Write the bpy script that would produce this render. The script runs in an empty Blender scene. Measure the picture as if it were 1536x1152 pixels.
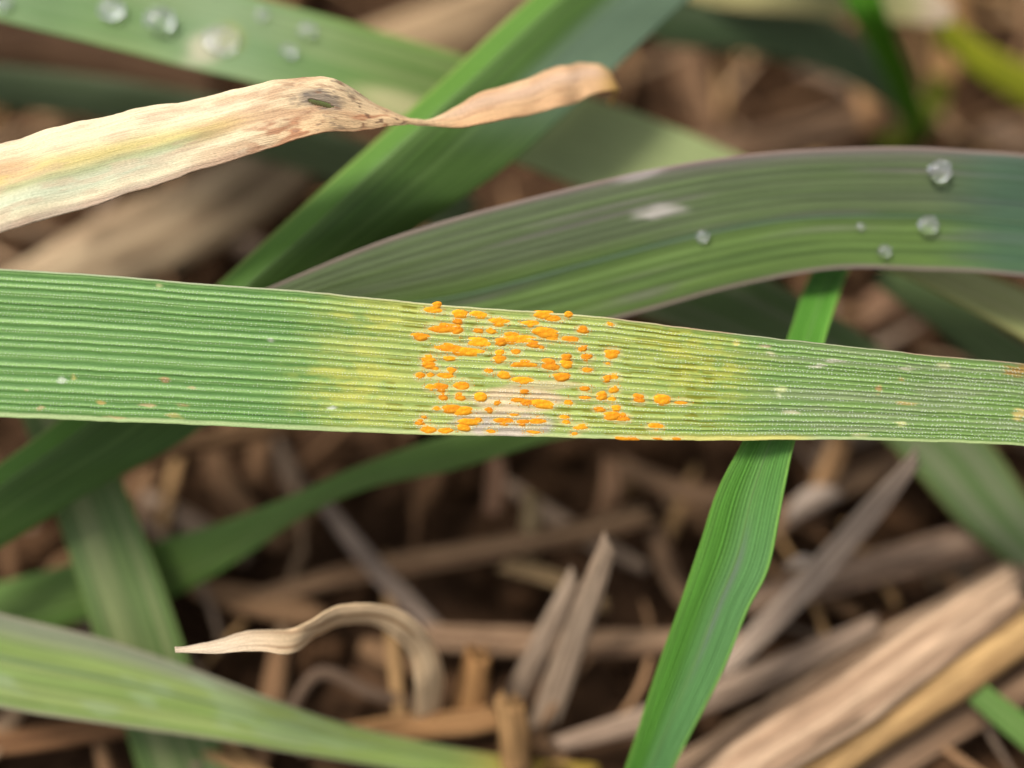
import bpy, math, random
import numpy as np

random.seed(7); RNG = np.random.default_rng(7)
SC = bpy.context.scene
COL = SC.collection
R = math.radians
MM = 0.001

# ------------------------------------------------------------------ camera
F_PX = 1725.0                      # focal length in pixels of the 1536 px wide photograph
CAM_H = 0.140                      # lens height over the soil, metres
TILT = R(30)                       # off straight down
FOCUS = 0.1105
cam_d = bpy.data.cameras.new('camera')
cam_d.sensor_width = 36.0
cam_d.lens = 36.0 * F_PX / 1536.0
cam_d.clip_start = 0.002
cam_d.clip_end = 200.0
cam_d.dof.use_dof = True
cam_d.dof.focus_distance = FOCUS
cam_d.dof.aperture_fstop = (cam_d.lens * MM) / 0.0084
cam_d.dof.aperture_blades = 0
cam = bpy.data.objects.new('camera', cam_d)
COL.objects.link(cam)
cam.location = (0, -0.0808, CAM_H)
cam.rotation_euler = (TILT, 0, 0)
SC.camera = cam

# ------------------------------------------------------------------ sky, sun, exposure
SUN_DIR = np.array([-0.40, 0.12, 0.91]); SUN_DIR /= np.linalg.norm(SUN_DIR)
SUN_EL = math.asin(SUN_DIR[2]); SUN_AZ = math.atan2(SUN_DIR[0], SUN_DIR[1])
w = bpy.data.worlds.new('World'); SC.world = w; w.use_nodes = True
nt = w.node_tree; nt.nodes.clear()
sky = nt.nodes.new('ShaderNodeTexSky'); sky.sky_type = 'NISHITA'; sky.sun_disc = False
sky.sun_elevation = SUN_EL; sky.sun_rotation = SUN_AZ; sky.dust_density = 3.0; sky.air_density = 1.0
hs = nt.nodes.new('ShaderNodeHueSaturation'); hs.inputs['Saturation'].default_value = 0.22
bgn = nt.nodes.new('ShaderNodeBackground'); bgn.inputs['Strength'].default_value = 0.06
wo = nt.nodes.new('ShaderNodeOutputWorld')
nt.links.new(sky.outputs[0], hs.inputs['Color']); nt.links.new(hs.outputs[0], bgn.inputs['Color'])
nt.links.new(bgn.outputs[0], wo.inputs['Surface'])
sun_d = bpy.data.lights.new('sun', 'SUN'); sun_d.energy = 1.5; sun_d.angle = R(14); sun_d.color = (1.0, 0.95, 0.87)
sun = bpy.data.objects.new('sun', sun_d); COL.objects.link(sun)
sun.location = (-0.4, 0.4, 1.0)
sun.rotation_euler = (math.acos(SUN_DIR[2]), 0, math.atan2(SUN_DIR[0], -SUN_DIR[1]))
SC.view_settings.view_transform = 'Standard'; SC.view_settings.look = 'None'
SC.view_settings.exposure = 1.70; SC.view_settings.gamma = 1.0
SC.render.engine = 'CYCLES'
SC.cycles.use_denoising = True
SC.cycles.max_bounces = 10; SC.cycles.transmission_bounces = 8; SC.cycles.diffuse_bounces = 5
SC.cycles.sample_clamp_indirect = 6.0

# ------------------------------------------------------------------ pixel -> place
CAMP = np.array(cam.location)
ct, st = math.cos(TILT), math.sin(TILT)
AX = np.array([1, 0, 0.]); AY = np.array([0, ct, st]); AZ = np.array([0, -st, ct])   # camera axes in the world

def ray(x, y):
    x = np.asarray(x, float); y = np.asarray(y, float)
    return ((x - 768) / F_PX)[..., None] * AX - ((y - 576) / F_PX)[..., None] * AY - AZ

def at(x, y, d):                    # d: millimetres along the view axis
    return CAMP + ray(x, y) * (np.asarray(d, float) * MM)[..., None]

def depth_at_height(x, y, z):       # view depth (mm) where the ray meets the height z (mm)
    r = ray(x, y)
    return (np.asarray(z, float) * MM - CAMP[2]) / r[..., 2] / MM

# ------------------------------------------------------------------ small maths
def spline(P, n):
    P = np.asarray(P, float); k = len(P)
    seg = np.sqrt(((P[1:] - P[:-1])[:, :2] ** 2).sum(1)) ** 0.5 + 1e-6
    t = np.concatenate([[0], np.cumsum(seg)])
    # fine, then even arc length
    q = np.linspace(0, t[-1], 1200); i = np.clip(np.searchsorted(t, q, 'right') - 1, 0, k - 2)
    p0 = P[np.maximum(i - 1, 0)]; p1 = P[i]; p2 = P[i + 1]; p3 = P[np.minimum(i + 2, k - 1)]
    t0 = t[np.maximum(i - 1, 0)]; t1 = t[i]; t2 = t[i + 1]; t3 = t[np.minimum(i + 2, k - 1)]
    h = (t2 - t1)[:, None]; u = ((q - t1) / (t2 - t1))[:, None]
    d1 = (p2 - p1) / h; 
    m1 = np.where((i > 0)[:, None], (p2 - p0) / np.maximum(t2 - t0, 1e-9)[:, None], d1)
    m2 = np.where((i < k - 2)[:, None], (p3 - p1) / np.maximum(t3 - t1, 1e-9)[:, None], d1)
    Q = (2*u**3 - 3*u**2 + 1) * p1 + (u**3 - 2*u**2 + u) * h * m1 + (-2*u**3 + 3*u**2) * p2 + (u**3 - u**2) * h * m2
    s = np.concatenate([[0], np.cumsum(np.sqrt(((Q[1:] - Q[:-1])[:, :2] ** 2).sum(1)) + 1e-9)])
    qs = np.linspace(0, s[-1], n)
    return np.stack([np.interp(qs, s, Q[:, c]) for c in range(Q.shape[1])], 1)

def _hash(ix, iy, seed):
    h = (ix.astype(np.int64) * 374761393 + iy.astype(np.int64) * 668265263 + seed * 974634533) & 0x7fffffff
    h = ((h ^ (h >> 13)) * 1274126177) & 0x7fffffff
    h = (h ^ (h >> 16)) & 0xffffff
    return h / float(0xffffff)

def vnoise(x, y, seed=0):
    x, y = np.broadcast_arrays(np.asarray(x, float), np.asarray(y, float))
    ix = np.floor(x); iy = np.floor(y); fx = x - ix; fy = y - iy
    fx = fx * fx * (3 - 2 * fx); fy = fy * fy * (3 - 2 * fy)
    a = _hash(ix, iy, seed); b = _hash(ix + 1, iy, seed); c = _hash(ix, iy + 1, seed); d = _hash(ix + 1, iy + 1, seed)
    return (a * (1 - fx) + b * fx) * (1 - fy) + (c * (1 - fx) + d * fx) * fy

def fbm(x, y, seed=0, o=3):
    v = 0; a = 0.5; t = 0
    for k in range(o):
        v = v + a * vnoise(x * 2 ** k, y * 2 ** k, seed + k * 17); t += a; a *= 0.5
    return v / t

def sm(a, b, x):
    t = np.clip((x - a) / (b - a), 0, 1); return t * t * (3 - 2 * t)

def mixc(base, col, f):
    return base * (1 - f[..., None]) + np.asarray(col) * f[..., None]

def blob(X, Y, x, y, rx, ry, ang=0.0):
    c, s = math.cos(ang), math.sin(ang); dx = X - x; dy = Y - y
    return np.sqrt(((dx * c + dy * s) / rx) ** 2 + ((-dx * s + dy * c) / ry) ** 2)

# ------------------------------------------------------------------ materials
def leaf_material(name, trans=0.30, rough=0.50, spec=0.22, streak=0.16, scale=1.0, bump=0.25, tint=(1.15, 1.05, 0.45), fine=0.10):
    m = bpy.data.materials.new(name); m.use_nodes = True; n = m.node_tree.nodes; l = m.node_tree.links; n.clear()
    out = n.new('ShaderNodeOutputMaterial'); pb = n.new('ShaderNodeBsdfPrincipled'); tr = n.new('ShaderNodeBsdfTranslucent')
    mx = n.new('ShaderNodeMixShader'); mx.inputs[0].default_value = trans
    at_ = n.new('ShaderNodeAttribute'); at_.attribute_name = 'pigment'
    uv = n.new('ShaderNodeUVMap'); uv.uv_map = 'UVMap'
    mp = n.new('ShaderNodeMapping'); mp.inputs['Scale'].default_value = (0.16 * scale, 5.5 * scale, 1)
    nz = n.new('ShaderNodeTexNoise'); nz.inputs['Scale'].default_value = 1.0; nz.inputs['Detail'].default_value = 4
    mp2 = n.new('ShaderNodeMapping'); mp2.inputs['Scale'].default_value = (3.2 * scale, 9 * scale, 1)
    nz2 = n.new('ShaderNodeTexNoise'); nz2.inputs['Scale'].default_value = 1.0; nz2.inputs['Detail'].default_value = 3
    l.new(uv.outputs[0], mp.inputs[0]); l.new(mp.outputs[0], nz.inputs['Vector'])
    l.new(uv.outputs[0], mp2.inputs[0]); l.new(mp2.outputs[0], nz2.inputs['Vector'])
    r1 = n.new('ShaderNodeMapRange'); r1.inputs['From Min'].default_value = 0.3; r1.inputs['From Max'].default_value = 0.7
    r1.inputs['To Min'].default_value = 1 - streak; r1.inputs['To Max'].default_value = 1 + streak
    r2 = n.new('ShaderNodeMapRange'); r2.inputs['From Min'].default_value = 0.3; r2.inputs['From Max'].default_value = 0.7
    r2.inputs['To Min'].default_value = 1 - fine; r2.inputs['To Max'].default_value = 1 + fine
    l.new(nz.outputs[0], r1.inputs['Value']); l.new(nz2.outputs[0], r2.inputs['Value'])
    mul = n.new('ShaderNodeMath'); mul.operation = 'MULTIPLY'
    l.new(r1.outputs[0], mul.inputs[0]); l.new(r2.outputs[0], mul.inputs[1])
    vm = n.new('ShaderNodeVectorMath'); vm.operation = 'SCALE'
    l.new(at_.outputs['Color'], vm.inputs[0]); l.new(mul.outputs[0], vm.inputs['Scale'])
    l.new(vm.outputs[0], pb.inputs['Base Color'])
    vt = n.new('ShaderNodeVectorMath'); vt.operation = 'MULTIPLY'; vt.inputs[1].default_value = tint
    l.new(vm.outputs[0], vt.inputs[0]); l.new(vt.outputs[0], tr.inputs['Color'])
    pb.inputs['Roughness'].default_value = rough; pb.inputs['Specular IOR Level'].default_value = spec
    bp = n.new('ShaderNodeBump'); bp.inputs['Strength'].default_value = bump; bp.inputs['Distance'].default_value = 0.00012
    add = n.new('ShaderNodeMath'); add.operation = 'ADD'
    l.new(nz.outputs[0], add.inputs[0]); l.new(nz2.outputs[0], add.inputs[1]); l.new(add.outputs[0], bp.inputs['Height'])
    l.new(bp.outputs[0], pb.inputs['Normal'])
    l.new(pb.outputs[0], mx.inputs[1]); l.new(tr.outputs[0], mx.inputs[2]); l.new(mx.outputs[0], out.inputs['Surface'])
    return m

M_LEAF = leaf_material('living_leaf', bump=0.3)
M_MAIN = leaf_material('rusted_leaf', trans=0.24, rough=0.5, spec=0.28, streak=0.12, scale=1.3, bump=0.35, fine=0.16)
M_DRY = leaf_material('withered_leaf', trans=0.22, rough=0.62, spec=0.25, streak=0.16, scale=1.1, bump=0.6, tint=(1.1, 0.95, 0.7), fine=0.14)
M_STRAW = leaf_material('weathered_straw', trans=0.05, rough=0.75, spec=0.08, streak=0.42, scale=1.2, bump=0.9, tint=(1, .9, .7), fine=0.22)

def simple_material(name, c1, c2, scale, rough=0.9, bump=0.6, dist=0.0005, spec=0.2):
    m = bpy.data.materials.new(name); m.use_nodes = True; n = m.node_tree.nodes; l = m.node_tree.links
    pb = n['Principled BSDF']; tc = n.new('ShaderNodeTexCoord')
    nz = n.new('ShaderNodeTexNoise'); nz.inputs['Scale'].default_value = scale; nz.inputs['Detail'].default_value = 7; nz.inputs['Roughness'].default_value = 0.65
    l.new(tc.outputs['Object'], nz.inputs['Vector'])
    cr = n.new('ShaderNodeValToRGB'); cr.color_ramp.elements[0].position = 0.32; cr.color_ramp.elements[1].position = 0.7
    cr.color_ramp.elements[0].color = (*c1, 1); cr.color_ramp.elements[1].color = (*c2, 1)
    l.new(nz.outputs[0], cr.inputs[0]); l.new(cr.outputs[0], pb.inputs['Base Color'])
    bp = n.new('ShaderNodeBump'); bp.inputs['Strength'].default_value = bump; bp.inputs['Distance'].default_value = dist
    l.new(nz.outputs[0], bp.inputs['Height']); l.new(bp.outputs[0], pb.inputs['Normal'])
    pb.inputs['Roughness'].default_value = rough; pb.inputs['Specular IOR Level'].default_value = spec
    return m

M_SOIL = simple_material('soil', (0.014, 0.0075, 0.004), (0.085, 0.046, 0.025), 160.0, dist=0.001, spec=0.02)
M_CRUMB = simple_material('soil_crumb', (0.014, 0.0075, 0.004), (0.085, 0.044, 0.022), 260.0, dist=0.0006, spec=0.02)
M_RUST = simple_material('rust_spores', (0.46, 0.125, 0.004), (0.78, 0.325, 0.022), 1500.0, rough=0.95, bump=0.7, dist=0.00010, spec=0.1)
_n = M_RUST.node_tree.nodes; _l = M_RUST.node_tree.links
_oi = _n.new('ShaderNodeObjectInfo'); _hv = _n.new('ShaderNodeHueSaturation'); _mr = _n.new('ShaderNodeMapRange'); _ms = _n.new('ShaderNodeMapRange')
_mr.inputs['To Min'].default_value = 0.80; _mr.inputs['To Max'].default_value = 1.08
_ms.inputs['To Min'].default_value = 0.500; _ms.inputs['To Max'].default_value = 0.512
_cr = [q for q in _n if q.type == 'VALTORGB'][0]
_l.new(_oi.outputs['Random'], _mr.inputs['Value']); _l.new(_mr.outputs[0], _hv.inputs['Value'])
_l.new(_oi.outputs['Random'], _ms.inputs['Value']); _l.new(_ms.outputs[0], _hv.inputs['Hue'])
_l.new(_cr.outputs[0], _hv.inputs['Color']); _l.new(_hv.outputs[0], _n['Principled BSDF'].inputs['Base Color'])
M_HAIR = bpy.data.materials.new('leaf_hair'); M_HAIR.use_nodes = True
hb = M_HAIR.node_tree.nodes['Principled BSDF']; hb.inputs['Base Color'].default_value = (0.72, 0.78, 0.62, 1); hb.inputs['Roughness'].default_value = 0.35
hb.inputs['Transmission Weight'].default_value = 0.25
M_WATER = bpy.data.materials.new('water'); M_WATER.use_nodes = True
wb = M_WATER.node_tree.nodes['Principled BSDF']
wb.inputs['Base Color'].default_value = (1, 1, 1, 1); wb.inputs['Roughness'].default_value = 0.12
wb.inputs['IOR'].default_value = 1.33; wb.inputs['Transmission Weight'].default_value = 0.93

# ------------------------------------------------------------------ mesh helpers
def link_mesh(name, V, faces, mat, parent=None, uv=None, pig=None, smooth=True):
    V = np.asarray(V, float)
    c = V.mean(0)
    me = bpy.data.meshes.new(name)
    F = np.asarray(faces) if isinstance(faces, np.ndarray) else None
    if F is not None:
        nf, k = F.shape
        me.vertices.add(len(V)); me.vertices.foreach_set('co', (V - c).ravel().astype(np.float32))
        me.loops.add(nf * k); me.loops.foreach_set('vertex_index', F.ravel().astype(np.int32))
        me.polygons.add(nf); me.polygons.foreach_set('loop_start', np.arange(0, nf * k, k, dtype=np.int32))
        me.update(calc_edges=True)
    else:
        me.from_pydata((V - c).tolist(), [], [list(f) for f in faces])
    me.validate()
    li = np.empty(len(me.loops), np.int32); me.loops.foreach_get('vertex_index', li)
    if uv is not None:
        ul = me.uv_layers.new(name='UVMap'); ul.data.foreach_set('uv', np.asarray(uv, np.float32)[li].ravel())
    if pig is not None:
        ca = me.attributes.new('pigment', 'FLOAT_COLOR', 'POINT')
        p4 = np.ones((len(V), 4), np.float32); p4[:, :3] = np.clip(pig, 0.002, 0.95); ca.data.foreach_set('color', p4.ravel())
    if smooth:
        me.polygons.foreach_set('use_smooth', np.ones(len(me.polygons), bool))
    me.materials.append(mat)
    o = bpy.data.objects.new(name, me); COL.objects.link(o)
    if parent is not None:
        o.parent = parent; c = c - np.array(parent.location)
    o.location = c
    return o

def tag(o, label, cat, group=None, kind=None):
    o['label'] = label; o['category'] = cat
    if group: o['group'] = group
    if kind: o['kind'] = kind
    return o

def grid_faces(n, m, keep=None):
    i, j = np.meshgrid(np.arange(n - 1), np.arange(m - 1), indexing='ij')
    a = i * m + j; f = np.stack([a, a + 1, a + m + 1, a + m], -1).reshape(-1, 4)
    return f if keep is None else f[keep.ravel()]

class Blade:
    """A leaf blade: stations give both edges (pixels) and their view depth (mm)."""
    def __init__(self, stations, n=160, m=33, fold=0.0, fold_v=0.5, curl=0.0, veins=0, vein_amp=0.05, wave=0.0, seed=1, rag=0.0):
        S = spline(np.asarray(stations, float), n); self.n, self.m = n, m
        v = np.linspace(0, 1, m); self.v = v
        if rag:
            q = np.arange(n) * 0.11
            for c, sd in ((1, 3), (3, 5)):
                S[:, c] += rag * (fbm(q, q * 0, seed + sd, 3) - 0.5)
        A = at(S[:, 0], S[:, 1], S[:, 4]); B = at(S[:, 2], S[:, 3], S[:, 5])
        C = (A + B) / 2; T = np.gradient(C, axis=0); T /= np.linalg.norm(T, axis=1)[:, None] + 1e-12
        W = B - A; wid = np.linalg.norm(W, axis=1); self.wid = wid
        N = np.cross(T, W / (wid[:, None] + 1e-9)); N /= np.linalg.norm(N, axis=1)[:, None] + 1e-9
        flip = np.sign((N * (CAMP - C)).sum(1)); flip[flip == 0] = 1; N *= flip[:, None]
        for _ in range(4):
            N[1:-1] = N[:-2] + 2 * N[1:-1] + N[2:]; N /= np.linalg.norm(N, axis=1)[:, None]
        s = np.concatenate([[0], np.cumsum(np.linalg.norm(C[1:] - C[:-1], axis=1))]); self.s = s
        tri = np.where(v < fold_v, v / fold_v, (1 - v) / (1 - fold_v))
        tri = 1 - np.sqrt((1 - tri) ** 2 + 0.02)          # rounded keel
        prof = fold * tri + curl * 4 * v * (1 - v)
        off = prof[None, :] * wid[:, None]
        if veins:
            ph = v * veins + 0.25 * np.sin(v * 9.3 + seed) + 0.12 * np.sin(v * 31 + seed)
            self.vph = ph
            amp = vein_amp * MM * (0.65 + 0.35 * np.sin(np.floor(ph) * 2.4 + seed))
            off = off + (amp * (0.5 + 0.5 * np.cos(2 * np.pi * ph)))[None, :] * np.minimum(1, wid / (4 * MM))[:, None]
        if wave:
            off = off + wave * MM * ((fbm(s[:, None] / (9 * MM), v[None, :] * 1.3, seed, 2) - 0.5) * 2)
        P = A[:, None, :] * (1 - v)[None, :, None] + B[:, None, :] * v[None, :, None] + N[:, None, :] * off[..., None]
        self.P = P; self.N = N; self.T = T
        self.X = S[:, 0:1] * (1 - v) + S[:, 2:3] * v; self.Y = S[:, 1:2] * (1 - v) + S[:, 3:4] * v
        self.V = np.broadcast_to(v, self.X.shape); self.S = np.broadcast_to(s[:, None] / MM, self.X.shape)
        self.U2 = (v - 0.5)[None, :] * wid[:, None] / MM
    def build(self, name, mat, pig, thick=0.16, parent=None, hole=None):
        n, m = self.n, self.m
        uv = np.stack([self.S, self.U2], -1).reshape(-1, 2) + RNG.uniform(0, 50)
        keep = None
        if hole is not None:
            h = hole(self.X, self.Y); keep = ~(h[:-1, :-1] | h[1:, 1:])
        F = grid_faces(n, m, keep)
        # face the camera
        nrm = np.cross(self.P[n // 2, m // 2 + 1] - self.P[n // 2, m // 2], self.P[n // 2 + 1, m // 2] - self.P[n // 2, m // 2])
        if (nrm * (CAMP - self.P[n // 2, m // 2])).sum() < 0: F = F[:, ::-1]
        o = link_mesh(name, self.P.reshape(-1, 3), F, mat, parent, uv, pig.reshape(-1, 3))
        if thick:
            md = o.modifiers.new('thickness', 'SOLIDIFY'); md.thickness = thick * MM; md.offset = -1; md.use_even_offset = False
        return o
    def locate(self, x, y):
        k = int(np.argmin((self.X - x) ** 2 + (self.Y - y) ** 2)); i, j = divmod(k, self.m)
        i2 = min(max(i, 2), self.n - 3); j2 = min(max(j, 2), self.m - 3)
        T = self.T[i]; N = self.N[i]
        # surface normal smoothed over the veins
        w_ = max(3, self.m // 12); ja = max(0, j - w_); jb = min(self.m - 1, j + w_)
        Wd = self.P[i, jb] - self.P[i, ja]; Wd = Wd / (np.linalg.norm(Wd) + 1e-12)
        Nn = np.cross(T, Wd); Nn /= np.linalg.norm(Nn); 
        if (Nn * N).sum() < 0: Nn = -Nn
        return self.P[i, j], T, np.cross(Nn, T), Nn
    def rib(self, name, parent, mat, col, v0, half, proud, i0=0.0, i1=1.0):
        """a midrib strip on this blade"""
        a, b = int(i0 * (self.n - 1)), int(i1 * (self.n - 1)) + 1
        k = np.linspace(-1, 1, 7); rows = []; 
        jv = np.clip((v0 + half * k), 0, 1) * (self.m - 1); j0 = np.floor(jv).astype(int).clip(0, self.m - 2); f = jv - j0
        P = self.P[a:b, j0] * (1 - f)[None, :, None] + self.P[a:b, j0 + 1] * f[None, :, None]
        P = P + self.N[a:b, None, :] * ((proud * MM) * (1.35 * (1 - k ** 2) - 0.35))[None, :, None]
        nn = b - a
        F = grid_faces(nn, 7)
        q = np.cross(P[nn // 2, 4] - P[nn // 2, 3], P[nn // 2 + 1, 3] - P[nn // 2, 3])
        if (q * (CAMP - P[nn // 2, 3])).sum() < 0: F = F[:, ::-1]
        S = np.broadcast_to((self.s[a:b, None] / MM), (nn, 7)); K = np.broadcast_to(k[None, :], (nn, 7))
        pig = np.asarray(col)[None, None] * (0.85 + 0.3 * fbm(S * 0.3, K, 9, 2))[..., None]
        o = link_mesh(name, P.reshape(-1, 3), F, mat, parent, np.stack([S, K], -1).reshape(-1, 2), pig.reshape(-1, 3))
        return o

def base(B, c):
    return np.broadcast_to(np.asarray(c, float), B.X.shape + (3,)).copy()

def green(B, c, c2=None, seed=1, margin=None, mw=0.04, amt=0.5):
    p = base(B, c)
    if c2 is not None:
        p = mixc(p, c2, amt * sm(0.35, 0.7, fbm(B.S * 0.02, B.V * 11, seed, 3)))
    # pale fine veins
    f = 0.5 + 0.5 * np.cos(2 * np.pi * np.broadcast_to(B.vph[None], B.V.shape)) if hasattr(B, 'vph') else 0.5 + 0.5 * np.cos(2 * np.pi * (B.V * 13 + 0.2 * np.sin(B.V * 17)))
    p = p * (0.80 + 0.40 * f)[..., None]
    p = p * (0.86 + 0.28 * fbm(B.S * 0.05, B.V * 3, seed + 5, 3))[..., None]
    p = p * np.array([1.22, 1.05, 0.88])
    if margin is not None:
        e = np.minimum(B.V, 1 - B.V)
        p = mixc(p, margin, 0.85 * (1 - sm(0, mw, e)))
    return p

# ================================================================== ground
def build_soil():
    n = 440; q = np.linspace(-1, 1, n)
    g = np.sinh(q * 5.2) / math.sinh(5.2) * 6.0           # dense in the middle, reaching far out
    X, Y = np.meshgrid(g, g + 0.05, indexing='ij')
    rr = np.sqrt(X ** 2 + Y ** 2)
    Z = -0.003 + 0.009 * (fbm(X / 0.03, Y / 0.03, 3, 4) - 0.5) + 0.006 * (fbm(X / 0.008, Y / 0.008, 9, 4) - 0.5)
    P = np.stack([X, Y, Z], -1).reshape(-1, 3)
    o = link_mesh('soil_ground', P, grid_faces(n, n), M_SOIL)
    me = o.data
    if me.polygons[len(me.polygons) // 2].normal.z < 0: me.flip_normals()
    o['kind'] = 'structure'; o['label'] = 'dark brown crumbly soil under the straw and wheat leaves'
    return o
build_soil()

def ico():
    t = (1 + 5 ** .5) / 2
    v = np.array([[-1, t, 0], [1, t, 0], [-1, -t, 0], [1, -t, 0], [0, -1, t], [0, 1, t], [0, -1, -t], [0, 1, -t], [t, 0, -1], [t, 0, 1], [-t, 0, -1], [-t, 0, 1]]) / math.sqrt(1 + t * t)
    f = [(0,11,5),(0,5,1),(0,1,7),(0,7,10),(0,10,11),(1,5,9),(5,11,4),(11,10,2),(10,7,6),(7,1,8),(3,9,4),(3,4,2),(3,2,6),(3,6,8),(3,8,9),(4,9,5),(2,4,11),(6,2,10),(8,6,7),(9,8,1)]
    v = [tuple(x) for x in v]; cache = {}; nf = []
    def mid(a, b):
        k = (min(a, b), max(a, b))
        if k not in cache:
            p = np.array(v[a]) + np.array(v[b]); p /= np.linalg.norm(p); cache[k] = len(v); v.append(tuple(p))
        return cache[k]
    for a, b, c in f:
        ab, bc, ca = mid(a, b), mid(b, c), mid(c, a); nf += [(a, ab, ca), (b, bc, ab), (c, ca, bc), (ab, bc, ca)]
    return np.array(v), np.array(nf)

def build_crumbs():
    v0, f0 = ico(); VV = []; FF = []; k = 0
    for _ in range(4500):
        x = RNG.uniform(-0.17, 0.17); y = RNG.uniform(-0.09, 0.26)
        r = 0.0007 + 0.0035 * RNG.random() ** 3.0
        sc = r * RNG.uniform(0.7, 1.3, 3)
        v = v0 * (0.75 + 0.5 * RNG.random((len(v0), 1))) * sc
        VV.append(v + np.array([x, y, -0.001 + r * 0.5])); FF.append(f0 + k); k += len(v0)
    o = link_mesh('soil_crumbs', np.concatenate(VV), np.concatenate(FF), M_CRUMB)
    tag(o, 'brown soil crumbs scattered over the ground between the straws', 'soil', kind='stuff')
build_crumbs()

def build_litter():
    """short broken straw and leaf bits, too many and too small to count"""
    VV = []; FF = []; UV = []; PG = []; k = 0
    cols = np.array([[.30, .19, .115], [.22, .135, .08], [.36, .26, .18], [.16, .095, .055], [.28, .22, .18], [.38, .25, .13]])
    for it in range(900):
        x = RNG.uniform(-0.16, 0.16); y = RNG.uniform(-0.085, 0.24)
        L = RNG.uniform(0.006, 0.024); wd = RNG.uniform(0.0006, 0.0019)
        if it > 380: L = RNG.uniform(0.010, 0.040); wd = RNG.uniform(0.00022, 0.0007)
        a = RNG.uniform(0, math.pi); tl = RNG.normal(0, 0.07)
        n, m = 9, 5; s = np.linspace(-.5, .5, n); q = np.linspace(-1, 1, m)
        tw = RNG.normal(0, 0.8); bend = RNG.normal(0, 0.10); sway = RNG.normal(0, .12) if it > 380 else 0
        d = np.array([math.cos(a) * math.cos(tl), math.sin(a) * math.cos(tl), math.sin(tl)]); u = np.array([-math.sin(a), math.cos(a), 0]); nn = np.cross(d, u)
        P = (d[None] * (s * L)[:, None])[:, None] + np.zeros((n, m, 3))
        an = tw * s
        wv = (np.cos(an)[:, None] * u + np.sin(an)[:, None] * nn) * wd * (1 - 0.5 * np.abs(s * 2)[:, None] ** 3)
        P += wv[:, None] * q[None, :, None] + nn * (wd * 0.8 * (1 - q[None, :, None] ** 2)) + nn * (bend * L * (1 - 4 * s ** 2))[:, None, None]
        P += u * (sway * L * (1 - 4 * s ** 2))[:, None, None]
        P += np.array([x, y, (0.003 if it > 380 else 0) + 0.0005 + 0.0035 * RNG.random() + abs(math.sin(tl)) * L * 0.5])
        P[..., 2] = np.where(P[..., 2] > 0.0045, 0.0045 + (P[..., 2] - 0.0045) * 0.12, P[..., 2])
        VV.append(P.reshape(-1, 3)); FF.append(grid_faces(n, m) + k); k += n * m
        UV.append(np.stack(np.broadcast_arrays((s * L / MM)[:, None], (q * wd / MM)[None]), -1).reshape(-1, 2) + RNG.uniform(0, 40, 2))
        c = cols[RNG.integers(len(cols))] * np.array([1, .9, .76]) * RNG.uniform(.5, 1.1); PG.append(np.repeat(c[None], n * m, 0))
    o = link_mesh('straw_litter', np.concatenate(VV), np.concatenate(FF), M_STRAW, None, np.concatenate(UV), np.concatenate(PG))
    md = o.modifiers.new('thickness', 'SOLIDIFY'); md.thickness = 0.00025
    tag(o, 'small broken brown straw bits littering the soil', 'straw litter', kind='stuff')
build_litter()

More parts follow.
